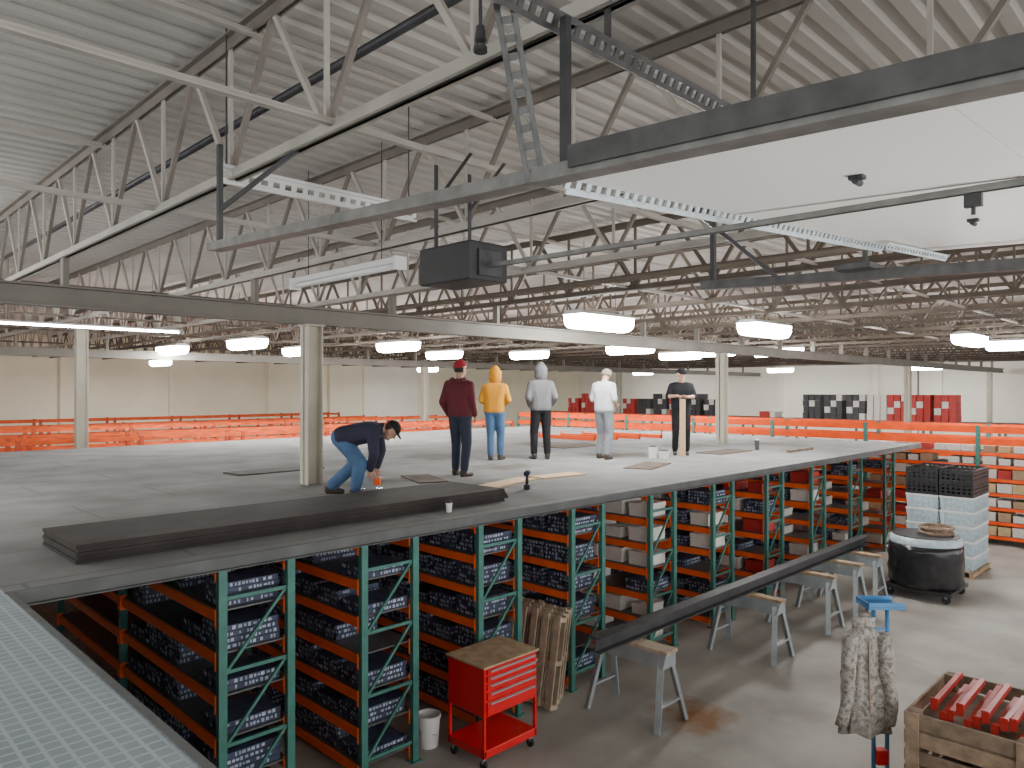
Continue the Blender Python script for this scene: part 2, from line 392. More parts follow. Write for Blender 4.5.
def highbay(px, py, lab, rz):
    p = at(px, 390+(390-py), H-1.3); p.z = H+1.3; highbay_at(p, lab, rz)
HB = [(172,347,'leftmost lit ceiling light above the orange racks'),(247,340,'second lit ceiling light from the left'),(300,348,'lit ceiling light just left of the near tan column'),
 (398,343,'lit ceiling light above the bending person'),(444,352,'small lit ceiling light above the red beanie'),(529,352,'lit ceiling light above the grey-hooded person'),
 (600,317,'largest and brightest lit ceiling light, in the middle'),(630,346,'lit ceiling light below and right of the largest one'),(680,353,'lit ceiling light above the person in black'),
 (712,349,'lit ceiling light beside the pale column at right'),(765,325,'second largest lit ceiling light, right of the column'),(778,349,'small lit ceiling light under the second largest one'),
 (970,336,'large lit ceiling light at the right by the white wall'),(1020,341,'lit ceiling light cut by the right frame edge')]
for i, (a, b_, lb) in enumerate(HB): highbay(a, b_, lb, math.pi/2 if i not in (6,10,12) else 0)
for (x, y), lb in (((12,34),'added tiny far ceiling light brightening the back wall at left'),((27,34),'added tiny far ceiling light brightening the back wall in the middle'),((43,30),'added tiny far ceiling light brightening the far corner'),
                   ((43,20),'added tiny far ceiling light brightening the white wall, left of the cartons'),((43,12),'added tiny far ceiling light brightening the white wall above the cartons')):
    highbay_at((x,y,5.0), lb, k=6, ku=1.5)  # extra fixtures added to brighten the far walls
highbay_at((-1.0,11.5,5.0), 'added unseen ceiling light brightening the left end of the deck', k=3.0, ku=5.0)  # extra lamp out of view, added to lighten the left deck
def strip(p0, p1, lab, lens='lensoff', w=.06):
    p0, p1 = V(p0), V(p1); mid = (p0+p1)/2; d = p1-p0; rz = math.atan2(d.y,d.x); L = d.length/2
    t = thing('strip_light', lab, 'ceiling light', mid, rz)
    MB().box(-L,L,-w,w,.02,.02+w).build('housing','housing',t,bevel=.006)
    MB().tube((-L+.03,0,0),(L-.03,0,0),w*.58).build('tube_lens',lens,t,smooth=True)
    for s in (-1,1):
        MB().box(s*L-.02,s*L+.02,-w*1.15,w*1.15,-w*.75,w*1.4).build('end_cap','housing',t)
        MB().tube((s*L*.7,0,w*1.3),(s*L*.7,0,1.28),.005,n=6).build('hanger_wire','dark',t)
strip((4.3,5.85,4.92),(4.3,7.9,4.92),'unlit white strip light left of the black door opener motor')
strip((2.6,17.0,5.0),(6.4,17.0,5.0),'long thin lit strip light at the far left under the girder','lens',.04)
t = thing('strut_channel', 'white slotted strut hanging crosswise at the upper left', 'strut', (0,0,0))
MB().perf((2.2,5.1,5.22),(3.9,5.1,5.22),.09,.01,up=(0,-1,-.3),pitch=.09).build('slotted_web','housing',t)
MB().box(2.2,3.9,5.06,5.08,5.26,5.285).box(2.2,3.9,5.06,5.09,5.15,5.165).build('flange','housing',t)
for x in (2.25,3.85): MB().tube((x,5.11,5.28),(x,5.11,6.3),.006,n=6).build('hanger_rod','dark',t)

# ------------------------------------------------------------------ shelving racks under the deck
RW, BAY = .60, 2.4
LEV = [.14,.49,.84,1.19,1.54,1.89]
RTOP = ZD-.085
post_me = MB().box(-.035,.035,-.03,-.022,0,RTOP).box(-.035,-.027,-.022,.03,0,RTOP).box(.027,.035,-.022,.03,0,RTOP).mesh('post','green')
foot_me = MB().box(-.06,.06,-.06,.06,0,.01).mesh('foot_plate','green')
hb_me = MB().box(.035,RW-.035,-.012,.012,-.015,.015).mesh('brace','green')
def diag(z0, z1): return MB().bar((.035,0,z0),(RW-.035,0,z1),.024,.024).mesh('brace','green')
dg = [diag(.2,.8),diag(.8,1.4),diag(1.4,2.0)]
beam_me = MB().box(-.02,.02,.03,BAY-.03,-.085,0).box(-.045,.02,.025,.04,-.12,.03).box(-.045,.02,BAY-.04,BAY-.025,-.12,.03).mesh('shelf_beam','orange')
shelf_me = MB().box(-.0,RW,.03,BAY-.03,.0,.012).mesh('shelf','wire')
def make_rack(label, loc, nb=2):
    t = thing('shelving_rack', label, 'shelving rack', loc, 0, 'green and orange racks under the deck edge')
    for f in range(nb+1):
        y = f*BAY+.04
        for x in (0, RW): 
            inst(post_me,'post',t,(x,y,0)); inst(foot_me,'foot_plate',t,(x,y,0))
        for z in (.2,.8,1.4,2.0): inst(hb_me,'brace',t,(0,y,z))
        for d in dg: inst(d,'brace',t,(0,y,0))
    for b in range(nb):
        for z in LEV+[RTOP-.01]:
            for x in (0, RW): inst(beam_me,'shelf_beam',t,(x,b*BAY+.04,z),(0,0,0))
        for z in LEV: inst(shelf_me,'shelf',t,(0,b*BAY+.04,z))
    return t
RX = [2.55,3.90,5.38,6.92,8.60,10.30,12.10,13.95,15.90,17.95]
R0 = make_rack('green and orange shelving rack under the deck, first from the left', (RX[0],5.84,0))
for i, x in enumerate(RX[1:], 1): dup(R0, 'green and orange shelving rack under the deck, %s from the left' % ORD[i], (x,5.84,0))

def carton_mesh(name, m, sx, sy, sz):
    b = MB().box(-sx/2,sx/2,-sy/2,sy/2,0,sz-.05)
    b.box(-sx/2-.006,sx/2+.006,-sy/2-.006,sy/2+.006,sz-.06,sz-.004).box(-sx/2,sx/2,-.025,.025,sz-.004,sz)
    return b.mesh(name, m)
def bundle_mesh(rows, colsn, s=.05):
    """strapped bundle of square navy tubes with pale open ends"""
    b = MB(); W = colsn*s
    for r in range(rows):
        for c in range(colsn):
            y = -W/2+c*s+random.uniform(-.001,.001); z = r*s; x0 = -.26+random.uniform(0,.03); x1 = .24+random.uniform(0,.02)
            b.box(x0,x1,y+.003,y+s-.003,z+(.0 if r == 0 else .002),z+s-.002)
            if random.random() < .8:
                e = random.uniform(.007,.015)
                b.box(x0-.003,x0,y+e,y+s-e,z+e,z+s-e,1)
            if c == 0:
                xx = x0+random.uniform(.01,.03)
                while xx < x1-.05:
                    ln = random.uniform(.012,.032); e = random.uniform(.009,.017)
                    if random.random() < .8: b.box(xx,xx+ln,y,y+.004,z+e,z+s-e,1)
                    xx += ln+random.uniform(.010,.024)
    return b.mesh('tube_bundle', ('navy','pale_end'))
BM_ = [bundle_mesh(4,8),bundle_mesh(3,8),bundle_mesh(4,7),bundle_mesh(3,8),bundle_mesh(2,8),bundle_mesh(4,8),bundle_mesh(4,8)]
KN = ('navy','cwhite','cbrown','cred','cblack','cyellow')
CM = {k: [carton_mesh('carton',k,a,b,h) for a,b,h in ((.44,.32,.19),(.40,.26,.15),(.46,.36,.21))] for k in KN}
CN = {'navy':'navy','cwhite':'white','cbrown':'brown','cred':'red','cblack':'black','cyellow':'tan'}
for i, x in enumerate(RX):
    for l, z in enumerate(LEV):
        for k in range(5):
            if random.random() < (.32 if i == 0 else .08 if i < 4 else .24): continue
            if i < 4: kind = 'navy'
            elif i == 4: kind = random.choice(['cwhite','cwhite','navy'])
            elif i == 5: kind = random.choice(['navy','navy','cwhite'])
            else: kind = random.choice(['cwhite','navy','navy','cwhite','cred'])
            lc = (x+RW/2+random.uniform(-.02,.0),5.84+.04+.26+k*.46+random.uniform(-.02,.02),z+.0125)
            where = '%s from the front, %s shelf up, %s rack from left' % (ORD[k],ORD[l],ORD[i])
            if kind == 'navy':
                tag(inst(random.choice(BM_),'tube_bundle',None,lc), 'navy tube bundle, '+where, 'bundle', 'tube bundles on the racks under the deck')
            else:
                tag(inst(random.choice(CM[kind]),'carton',None,lc), CN[kind]+' carton, '+where, 'carton', 'cartons on the racks under the deck')

# ------------------------------------------------------------------ pallet racks beyond the deck
def long_rack(label, loc, rz, nb, top, levels, bay=2.6, dep=1.0, grp='orange racks beyond the deck', bh=.11, bm='orange', brz=(.3,1.2,2.1), pmn='green', bhtop=None):
    t = thing('pallet_rack', label, 'pallet rack', loc, rz, grp)
    pm = MB().box(-.045,.045,-.04,.04,0,top).mesh('post',pmn)
    bm_ = MB().box(.04,bay-.04,-.025,.025,-bh,0).mesh('shelf_beam',bm)
    bt_ = MB().box(.04,bay-.04,-.025,.025,-(bhtop or bh),0).mesh('shelf_beam',bm)
    hb = MB().box(-.012,.012,.04,dep-.04,-.015,.015).mesh('brace','green')
    sm = MB().box(.04,bay-.04,0,dep,0,.012).mesh('shelf','wire')
    for f in range(nb+1):
        for y in (0, dep): inst(pm,'post',t,(f*bay,y,0))
        for z in brz: inst(hb,'brace',t,(f*bay,0,z))
    for b in range(nb):
        for j, (z, sh) in enumerate(levels):
            for y in (0, dep): inst(bm_ if sh else bt_,'shelf_beam',t,(b*bay,y,z))
            if sh: inst(sm,'shelf',t,(b*bay,0,z))
    return t
XR = 20.55
lv = [(.22,1),(.56,1),(.90,1),(1.24,1),(1.58,1),(1.90,1),(2.20,1),(2.54,0),(2.83,0)]
long_rack('tall orange rack row full of mixed cartons past the end of the deck', (XR+1.0,-3.2,0), math.pi/2, 9, 2.84, lv, bh=.075, bhtop=.165, bm='orangefar')
CM2 = {k: [carton_mesh('small_carton',k,.50,w_,h) for w_,h in ((.23,.15),(.26,.16),(.27,.20),(.29,.22),(.25,.21))] for k in KN}
for b in (2, 3):
    for l in range(7):
        for k in range(8):
            if random.random() < .03: continue
            kind = random.choice(['cwhite','cwhite','cbrown','cwhite','cyellow','cred','cwhite','cbrown'])
            opts = CM2[kind][:1] if l == 6 else CM2[kind][:3] if l == 5 else CM2[kind][1:]
            o = inst(random.choice(opts),'small_carton',None,(XR+.28,-3.2+b*2.6+.22+k*.308,lv[l][0]+.0125))
            tag(o, '%s carton on the tall right rack, %s bay, %s shelf up, %s from right' % (CN[kind],['right','left'][b-2],ORD[l],ORD[k]), 'carton', 'cartons on the tall right rack')
long_rack('far orange rack carrying stacks of red and black cartons on top', (33.6,4.0,0), math.pi/2, 10, 2.425, [(1.2,0),(2.42,1)], grp='far orange racks', bm='orangefar')
loads = [(13.5,'cblack',4),(12.55,'cblack',4),(11.6,'cblack',4),(10.75,'cwhite',4),(9.95,'cred',4),(9.1,'cred',4),(8.2,'cred',4),
         (15.6,'cred',1),(18.5,'cblack',3),(19.5,'cblack',4),(20.5,'cred',3),(21.5,'cblack',4),(22.5,'cblack',3),(23.5,'cred',3),(26.4,'cred',4),(27.4,'cred',3)]
big = {k: carton_mesh('stacked_carton',k,.8,.235,.265) for k in ('cred','cblack','cwhite','cbrown')}
for i, (y, kk, nl) in enumerate(loads):
    for c in range(3):
        for l in range(nl):
            kd = kk if (l+c) % 3 or random.random() < .4 else 'cwhite'
            o = inst(big[kd],'stacked_carton',None,(33.1+random.uniform(-.04,.04),y+c*.265,2.433+l*.268))
            tag(o, '%s carton in far stack %d columns from the right, %s from the bottom' % (CN[kd],i*3+c+1,ORD[l]), 'carton', 'stacked cartons on the far rack')
for i, y in enumerate((19.4,21.7,24.6,28.2,32.5)):
    z = (2.55,2.50,2.58,2.5,2.55)[i]
    long_rack('row of empty orange racks behind the deck, %s row back' % ORD[i], (-4+.7*(i%3),y,0), 0, 9, z+.02, [(1.1,0),(2.2 if i % 2 else 1.7,0),(z,0)], grp='orange racks behind the deck', bh=.095, bm='orangemute', pmn='orangedk')

# ------------------------------------------------------------------ items on the deck
t = thing('sheet_stack', 'long dark stack of sheets lying along the deck edge', 'sheet stack', (1.62,6.35,ZD))
for i in range(5):
    MB().box(.0+.01*(i%2),4.6+.02*((i*3)%4),0-.004*(i%3),1.0,i*.03,i*.03+.028).build('sheet','sheet',t)
p = at(275,471,ZD)
tag(MB().box(-.75,.75,-.28,.28,0,.02).build('deck_board','sheet',loc=p), 'dark brown flat board on the deck left of the near column', 'board')
for px, py, w, l, rz, lb in ((575,446,.7,1.6,0,'brown flat sheet on the deck between the grey-hooded and pale-tee persons'),(648,466,.5,1.2,.3,'brown flat sheet on the deck in front of the white tubs'),(725,452,.6,1.4,0,'brown flat sheet on the deck right of the wooden post'),(424,479,.45,1.0,1.2,'brown flat sheet on the deck left of the maroon-hoodie person')):
    o = MB().box(-l/2,l/2,-w/2,w/2,0,.015).build('flat_sheet','sheetbr',loc=at(px,py,ZD)); o.rotation_euler = (0,0,rz)
    tag(o, lb, 'sheet')
for i, (px, py, w, l, rz, lb) in enumerate(((508,483,.34,1.2,.25,'tan plywood offcut nearest the maroon-hoodie person'),(558,476,.36,.9,-.1,'tan plywood offcut in front of the grey-hooded person'))):
    o = MB().box(-l/2,l/2,-w/2,w/2,0,.018).build('plywood_offcut','woodpale',loc=at(px,py,ZD)); o.rotation_euler = (0,0,rz)
    tag(o, lb, 'plywood')
for i in range(4):
    p = at(566+i*22,439-i*.8,ZD)
    o = MB().box(-1.0,1.0,-.025,.025,0,.1).box(-1.0,-.99,-.05,.03,-.0,.16).box(.99,1.0,-.05,.03,0,.16).build('rack_beam','orangefar',loc=p); o.rotation_euler = (0,0,math.pi/2)
    tag(o, 'loose orange rack beam lying on the deck, %s from the left' % ORD[i], 'rack beam', 'loose orange beams')
t = thing('cordless_drill', 'dark cordless drill standing on the deck by the plywood offcut', 'drill', at(519,487,ZD)+V((-.1,-.25,0)), .6)
MB().box(-.05,.05,-.04,.04,0,.07).build('battery','black',t,bevel=.01)
MB().tube((0,0,.06),(0,.0,.19),.022).build('handle','black',t,smooth=True)
MB().tube((-.08,0,.22),(.1,0,.22),.037).tube((.1,0,.22),(.17,0,.22),.02,.012).build('motor_housing','navycloth',t,smooth=True)
def tub(name, px, py, r, h, lab, m, cat):
    t = thing(name, lab, cat, at(px,py,ZD))
    MB().lathe([(r*.85,0),(r,h*.9),(r*1.05,h*.9),(r*1.05,h)],n=20).build('body',m,t,smooth=False)
    MB().lathe([(r*.9,h),(r*.9,h+.015),(r*.3,h+.03)],n=20).build('lid','cblack' if m != 'cblack' else 'white',t)
tub('tub', 653,458,.09,.22,'small white tub on the deck beside the kneepad worker','white','tub')
tub('tub', 664,458,.11,.14,'low white tub right of the taller white tub','white','tub')
tub('can', 757,450,.05,.22,'dark can standing on the deck near its edge at right','cblack','can')
tub('can', 449,512,.035,.1,'small pale can at the end of the dark sheet stack','white','can')
p = at(800,451,ZD)
tag(MB().box(-.6,.6,-.04,.04,0,.05).build('lumber','woodold',loc=p),'short dark lumber lying on the deck at far right','lumber')

ps = at(371,489,ZD)
t = thing('circular_saw', 'orange and grey circular saw under the hands of the bending person', 'saw', ps, -math.pi/4)
MB().box(-.15,.15,-.07,.07,0,.012).build('base_plate','chrome',t)
MB().tube((0,-.03,.10),(0,.0,.10),.11,n=24).build('blade_guard','grey',t)
MB().tube((.0,.0,.10),(.0,.11,.10),.055).box(.04,.13,-.05,.05,.06,.16).build('motor','orange',t,smooth=False)
MB().tube((-.10,.03,.13),(-.02,.03,.215),.018).tube((-.02,.03,.215),(.08,.03,.20),.018).tube((.08,.03,.20),(.08,.03,.12),.018).build('handle','black',t,smooth=True)

# ------------------------------------------------------------------ people
def lerp_tab(tab, t):
    for a, b in zip(tab, tab[1:]):
        if a[0] <= t <= b[0]:
            k = (t-a[0])/(b[0]-a[0]); k = k*k*(3-2*k)
            return a[1]+(b[1]-a[1])*k, a[2]+(b[2]-a[2])*k
    return tab[-1][1], tab[-1][2]
def person(label, loc, face, mats, P=None, head='hair', headmat='hair', pitch=0.0, yaw=0.0, loose=.012, s=1.0, sleeves=True, hood_down=None, pads=False):
    J = dict(pel=(0,0,.95), nb=(0,0,1.47), hc=(0,.035,1.655),
             hipL=(-.095,0,.92), hipR=(.095,0,.92), kneeL=(-.11,.03,.50), kneeR=(.11,.03,.50), ankL=(-.12,-.03,.09), ankR=(.12,-.03,.09),
             shL=(-.185,0,1.42), shR=(.185,0,1.42), elL=(-.25,-.04,1.15), elR=(.25,-.04,1.15), wrL=(-.25,.06,.90), wrR=(.25,.06,.90),
             tL=(0,1,0), tR=(0,1,0), hdL=None, hdR=None)
    if P: J.update(P)
    J = {k: (V(v) if v is not None else None) for k, v in J.items()}
    fx, fy = face; rz = math.atan2(-fx, fy)
    t = thing('person', label, 'person', loc, rz); t.scale = (s,s,s)
    shirt, pants, shoe = mats
    names = ['skin', shirt, pants, shoe]
    prims = []
    def add(a, b, ra, rb, m): prims.append((V(a), V(b), ra, rb, m))
    rh = (J['hipR']-J['hipL']).normalized(); rs = (J['shR']-J['shL']).normalized()
    smid = (J['shL']+J['shR'])/2
    tab = [(0,.085,.108),(.25,.080,.106),(.5,.088,.106),(.78,.115,.104),(.92,.13,.088),(1.0,.125,.070)]
    NT = 26
    for q in range(NT+1):
        tt = q/NT; hw, r = lerp_tab(tab, tt); m = 2 if tt < .06 else 1
        c = J['pel'].lerp(smid, tt); rv = rh.lerp(rs, tt).normalized()
        r2 = r+(loose if m == 1 else loose*.5)
        add(c-rv*hw, c+rv*hw, r2, r2, m)
    hd_dir = (J['hc']-J['nb']).normalized()
    add(smid, J['nb']+hd_dir*.01, .075, .062, 1)
    add(J['nb'], J['hc']-hd_dir*.04, .056, .056, 0)
    fwd = V((math.sin(yaw)*math.cos(pitch), math.cos(yaw)*math.cos(pitch), -math.sin(pitch)))
    rt = V((math.cos(yaw), -math.sin(yaw), 0)); up = rt.cross(fwd).normalized(); hc = J['hc']
    add(hc+up*.025-fwd*.012, hc+up*.03+fwd*.012, .092, .088, 0)
    add(hc+fwd*.02-up*.02, hc+fwd*.052-up*.082, .072, .045, 0)
    add(hc+fwd*.094+up*.012, hc+fwd*.112-up*.022, .011, .017, 0)
    add(hc+fwd*.082+up*.035-rt*.03, hc+fwd*.082+up*.035+rt*.03, .018, .018, 0)
    add(hc+fwd*.085-up*.062-rt*.018, hc+fwd*.085-up*.062+rt*.018, .012, .012, 0)
    for sg in (-1,1): add(hc+rt*sg*.085+up*.02-fwd*.012, hc+rt*sg*.09-up*.022-fwd*.004, .019, .013, 0)
    fingers = []
    for sd, sg in (('L',-1),('R',1)):
        sh, el, wr = J['sh'+sd], J['el'+sd], J['wr'+sd]
        add(sh, el, .062+loose*.6, .05+loose*.5, 1)
        if sleeves: add(el, wr-(wr-el).normalized()*.03, .049+loose*.5, .036+loose*.4, 1)
        else: add(el, wr, .043, .031, 0)
        hdir = J['hd'+sd]
        hdir = hdir.normalized() if hdir is not None else (wr-el).normalized()
        side = (V((0,1,0)) - hdir*hdir.y); 
        if side.length < .3: side = V((-sg,0,0)) - hdir*hdir.dot(V((-sg,0,0)))
        side.normalize(); nn = hdir.cross(side).normalized()
        if nn.x*sg > 0: nn = -nn
        add(wr-hdir*.03, wr+hdir*.01, .03, .028, 0)
        for o in (-.024,0,.024): add(wr+hdir*.012+side*o*.7, wr+hdir*.078+side*o, .017, .0155, 0)
        fingers.append((wr, hdir, side, nn))
        hip, kn, an = J['hip'+sd], J['knee'+sd], J['ank'+sd]
        add(hip, kn, .088+loose*.8, .064+loose*.8, 2)
        add(kn, an+(kn-an).normalized()*.04, .062+loose*.8, .048+loose*.8, 2)
        if pads: add(kn+V((0,.05,.03)), kn+V((0,.055,-.06)), .045, .04, 3)
        td = J['t'+sd].normalized()
        add(an-td*.03+V((0,0,-.02)), an+V((0,0,.0)), .048, .05, 3)
        add(V((an.x,an.y,0))-td*.035+V((0,0,an.z-.055)), V((an.x,an.y,0))+td*.155+V((0,0,max(an.z-.06,.03))), .042, .036, 3)
    mb = MB()
    for a, b, ra, rb, m in prims:
        mb.sphere(a, ra, 2); mb.sphere(b, rb, 2)
        if (b-a).length > 1e-4: mb.tube(a, b, ra, rb, 14)
    tmp = mb.build('tmp','skin')
    md = tmp.modifiers.new('r','REMESH'); md.mode = 'VOXEL'; md.voxel_size = .0125
    sm = tmp.modifiers.new('s','SMOOTH'); sm.factor = .5; sm.iterations = 5
    dgp = bpy.context.evaluated_depsgraph_get(); dgp.update()
    me = bpy.data.meshes.new_from_object(tmp.evaluated_get(dgp))
    bpy.data.objects.remove(tmp)
    me.materials.clear()
    for n in names: me.materials.append(M[n])
    n = len(me.polygons); cen = np.empty(n*3); me.polygons.foreach_get('center', cen); cen = cen.reshape(-1,3)
    best = np.full(n, 1e9); idx = np.zeros(n, dtype=np.int32)
    for a, b, ra, rb, m in prims:
        a_, b_ = np.array(a), np.array(b); ab = b_-a_; L2 = max(ab.dot(ab), 1e-9)
        tt = np.clip(((cen-a_) @ ab)/L2, 0, 1)
        d = np.linalg.norm(cen-(a_+tt[:,None]*ab), axis=1)-(ra+(rb-ra)*tt)
        k = d < best; best[k] = d[k]; idx[k] = m
    me.polygons.foreach_set('material_index', idx)
    bm = bmesh.new(); bm.from_mesh(me)
    for v in bm.verts:
        if v.co.z < 0.0: v.co.z = 0.0
    fm = MB(); fm.bm.free(); fm.bm = bm
    n0 = len(bm.faces)
    for wr, hd, side, nn in fingers:
        for o, L in ((.034,.072),(.0115,.082),(-.0115,.077),(-.034,.06)):
            p0 = wr+hd*.075+side*o; ang = .25; r = .0095
            for q in range(3):
                dv = (hd*math.cos(ang)+nn*math.sin(ang)).normalized(); p1 = p0+dv*L*(.42,.32,.26)[q]
                fm.tube(p0,p1,r,r-.0012,8); fm.sphere(p1,r-.0012,1); p0 = p1; r -= .0012; ang += .42
        p0 = wr+hd*.025+side*.026; dv = (hd*.7+side*.65+nn*.25).normalized()
        p1 = p0+dv*.045; fm.tube(p0,p1,.0125,.0105,8); fm.sphere(p1,.0105,1)
        p2 = p1+(hd*.85+side*.25+nn*.4).normalized()*.034; fm.tube(p1,p2,.0105,.008,8); fm.sphere(p2,.008,1)
    bm.faces.ensure_lookup_table()
    for f in bm.faces[n0:]: f.material_index = 0
    bmesh.ops.recalc_face_normals(bm, faces=bm.faces)
    bm.to_mesh(me); bm.free()
    for p in me.polygons: p.use_smooth = True
    me.name = 'body'
    o = bpy.data.objects.new('body', me); C.objects.link(o); o.parent = t
    for sg in (-1,1): MB().sphere(hc+fwd*.088+rt*sg*.032+up*.012,.0105,2).build('eye','eye',t,smooth=True)
    def capmesh(r, keep, cc):
        b = MB(); b.sphere((0,0,0), r, 4)
        dele = [v for v in b.bm.verts if not keep(v.co)]
        bmesh.ops.delete(b.bm, geom=dele, context='VERTS')
        mt = Matrix((( rt.x,fwd.x,up.x),(rt.y,fwd.y,up.y),(rt.z,fwd.z,up.z)))
        for v in b.bm.verts: v.co = mt @ v.co + cc
        return b
    cc = hc+up*.027
    def solid(o, th=.012):
        m2 = o.modifiers.new('Solid','SOLIDIFY'); m2.thickness = th; m2.offset = 0
    if head == 'hair':
        o = capmesh(.102, lambda c: c.z > .045 if c.y > .02 else c.z > -.065, cc).build('hair',headmat,t,smooth=True); solid(o)
    if head == 'beanie':
        b = capmesh(.107, lambda c: c.z > .012+.25*c.y, cc+up*.006)
        for v in b.bm.verts:
            q = (v.co-cc).dot(up)
            if q > .06: v.co += up*(q-.06)*.45
        o = b.build('beanie',headmat,t,smooth=True); solid(o)
        o = capmesh(.100, lambda c: -.07 < c.z < .02 and c.y < .0, cc).build('hair','hair',t,smooth=True); solid(o,.006)
    if head == 'cap':
        o = capmesh(.106, lambda c: c.z > .025, cc).build('cap',headmat,t,smooth=True); solid(o)
        b = MB()
        pts = [-1.1+2.2*k/8 for k in range(9)]
        ring0 = [cc+up*.03+fwd*math.cos(a)*.10+rt*math.sin(a)*.10 for a in pts]
        ring1 = [cc+up*.012+fwd*(math.cos(a)*.10+.075)+rt*math.sin(a)*.085 for a in pts]
        va = [b.bm.verts.new(q) for q in ring0]; vb = [b.bm.verts.new(q) for q in ring1]
        for k in range(8): b.bm.faces.new((va[k],va[k+1],vb[k+1],vb[k]))
        o = b.build('cap_brim',headmat,t,smooth=True); solid(o,.006)
        o = capmesh(.100, lambda c: -.06 < c.z < .04 and c.y < .0, cc).build('hair','hair',t,smooth=True); solid(o,.006)
    if head == 'hood':
        b = capmesh(.122, lambda c: c.y < .06 or c.z > .10, cc-fwd*.008)
        for v in b.bm.verts:
            q = (v.co-cc); qu = q.dot(up)
            if qu > .04: v.co += up*(qu-.04)*.55 - rt*(q.dot(rt))*(qu-.04)*3.5
            if qu < -.04: v.co += (-up)*(-.04-qu)*.9 + rt*q.dot(rt)*(-.04-qu)*6
        o = b.build('hood',headmat,t,smooth=True); solid(o,.014)
    if hood_down:
        b = MB(); prev = None
        for k in range(9):
            a = math.pi*(k/8); q = V((math.cos(a)*.11, -.02-math.sin(a)*.10, 1.50-.035*math.sin(a)))
            b.sphere(q,.042,2)
            if prev is not None: b.tube(prev,q,.042,.042,12)
            prev = q
        b.build('hood',hood_down,t,smooth=True)
    return t

AW = (1,1); RT = (1,-1)
def unit(a, b, k):
    v = V((a[0]*(1-k)+b[0]*k, a[1]*(1-k)+b[1]*k)); v.normalize(); return (v.x, v.y)
pb = at(342,495,ZD)
person('person in navy top and jeans bending over a saw on the deck', pb, RT, ('navycloth','jeans','boot'),
       dict(pel=(0,0,.74), nb=(0,.50,.87), hc=(0,.62,.83), hipL=(-.095,0,.73), hipR=(.095,0,.73),
            kneeL=(-.13,.17,.40), kneeR=(.14,.26,.43), ankL=(-.13,-.18,.09), ankR=(.15,.20,.09),
            shL=(-.18,.42,.82), shR=(.18,.42,.82), elL=(-.22,.46,.55), elR=(.22,.45,.55), wrL=(-.12,.42,.33), wrR=(.10,.38,.33),
            hdL=(0,0,-1), hdR=(0,0,-1)), head='cap', headmat='blackcloth', pitch=.95, loose=.035)
person('person in maroon hoodie and red beanie standing with back turned', at(459,476,ZD), unit(AW,RT,.35), ('maroon','jeansdk','boot'),
       dict(pel=(.02,0,.95), hipL=(-.075,0,.925), hipR=(.115,0,.915), kneeL=(-.08,.05,.50), kneeR=(.13,.02,.50), ankL=(-.10,.06,.09), ankR=(.13,-.06,.09),
            shL=(-.185,-.01,1.43), shR=(.185,.02,1.41), elL=(-.26,-.07,1.15), elR=(.25,-.02,1.14), wrL=(-.23,.08,.93), wrR=(.22,.12,.94), tR=(.3,1,0)),
       head='beanie', headmat='redknit', hood_down='maroon', yaw=.35, loose=.022, s=1.0)
person('person in mustard yellow hoodie and jeans standing with back turned', at(495,460,ZD), unit(AW,RT,.1), ('mustard','jeans','boot'),
       dict(pel=(-.02,0,.95), elL=(-.27,-.03,1.17), elR=(.27,-.03,1.17), wrL=(-.13,.18,1.06), wrR=(.13,.18,1.06), hdL=(.8,.5,0), hdR=(-.8,.5,0), kneeL=(-.09,.02,.5), ankL=(-.08,-.05,.09), ankR=(.10,.05,.09), kneeR=(.10,.07,.5), tR=(.35,1,0)),
       head='hood', headmat='mustard', loose=.022, yaw=-.2, s=.98)
person('person in grey hooded sweatshirt and black trousers standing with back turned', at(541,459,ZD), unit(AW,RT,-.15), ('greycloth','blackcloth','boot'),
       dict(elL=(-.26,-.08,1.17), elR=(.26,-.08,1.17), wrL=(-.20,.11,1.0), wrR=(.20,.11,1.0), ankL=(-.14,-.03,.09), kneeL=(-.13,.03,.5), tL=(-.3,1,0)), head='hood', headmat='greycloth', loose=.024, s=1.02, pitch=.1)
person('person in pale grey tee and grey trousers with head bowed', at(604,459,ZD), unit(AW,RT,.45), ('whitecloth','greyjeans','boot'),
       dict(hc=(0,.085,1.63), elL=(-.25,-.02,1.16), elR=(.25,-.02,1.16), wrL=(-.16,.2,1.03), wrR=(.16,.2,1.03), hdL=(.3,.9,-.1), hdR=(-.3,.9,-.1), kneeL=(-.12,.09,.5), ankL=(-.14,.05,.09), ankR=(.13,-.10,.09)),
       head='hair', headmat='hairgrey', pitch=.6, sleeves=False, loose=.02, pads=True)
p6 = at(681,455,ZD)
f6v = V((-1,-.75)).normalized(); f6 = (f6v.x,f6v.y)
person('person in black tee and black cap leaning on a wooden post', p6, f6, ('blackcloth','blackcloth','boot'),
       dict(hc=(0,.05,1.65), elL=(-.27,.06,1.20), elR=(.27,.06,1.20), wrL=(-.07,.27,1.20), wrR=(.09,.27,1.22), hdL=(.35,.9,0), hdR=(-.35,.9,0)),
       head='cap', headmat='blackcloth', pitch=.15, yaw=-.3, sleeves=False, loose=.018)
pp = p6+V((f6[0],f6[1],0))*.37
o = MB().box(-.055,.055,-.02,.02,0,1.16).build('wooden_post','woodpale',loc=pp); o.rotation_euler = (0,0,-math.pi/4)
tag(o, 'pale wooden post held upright by the person in black', 'post')

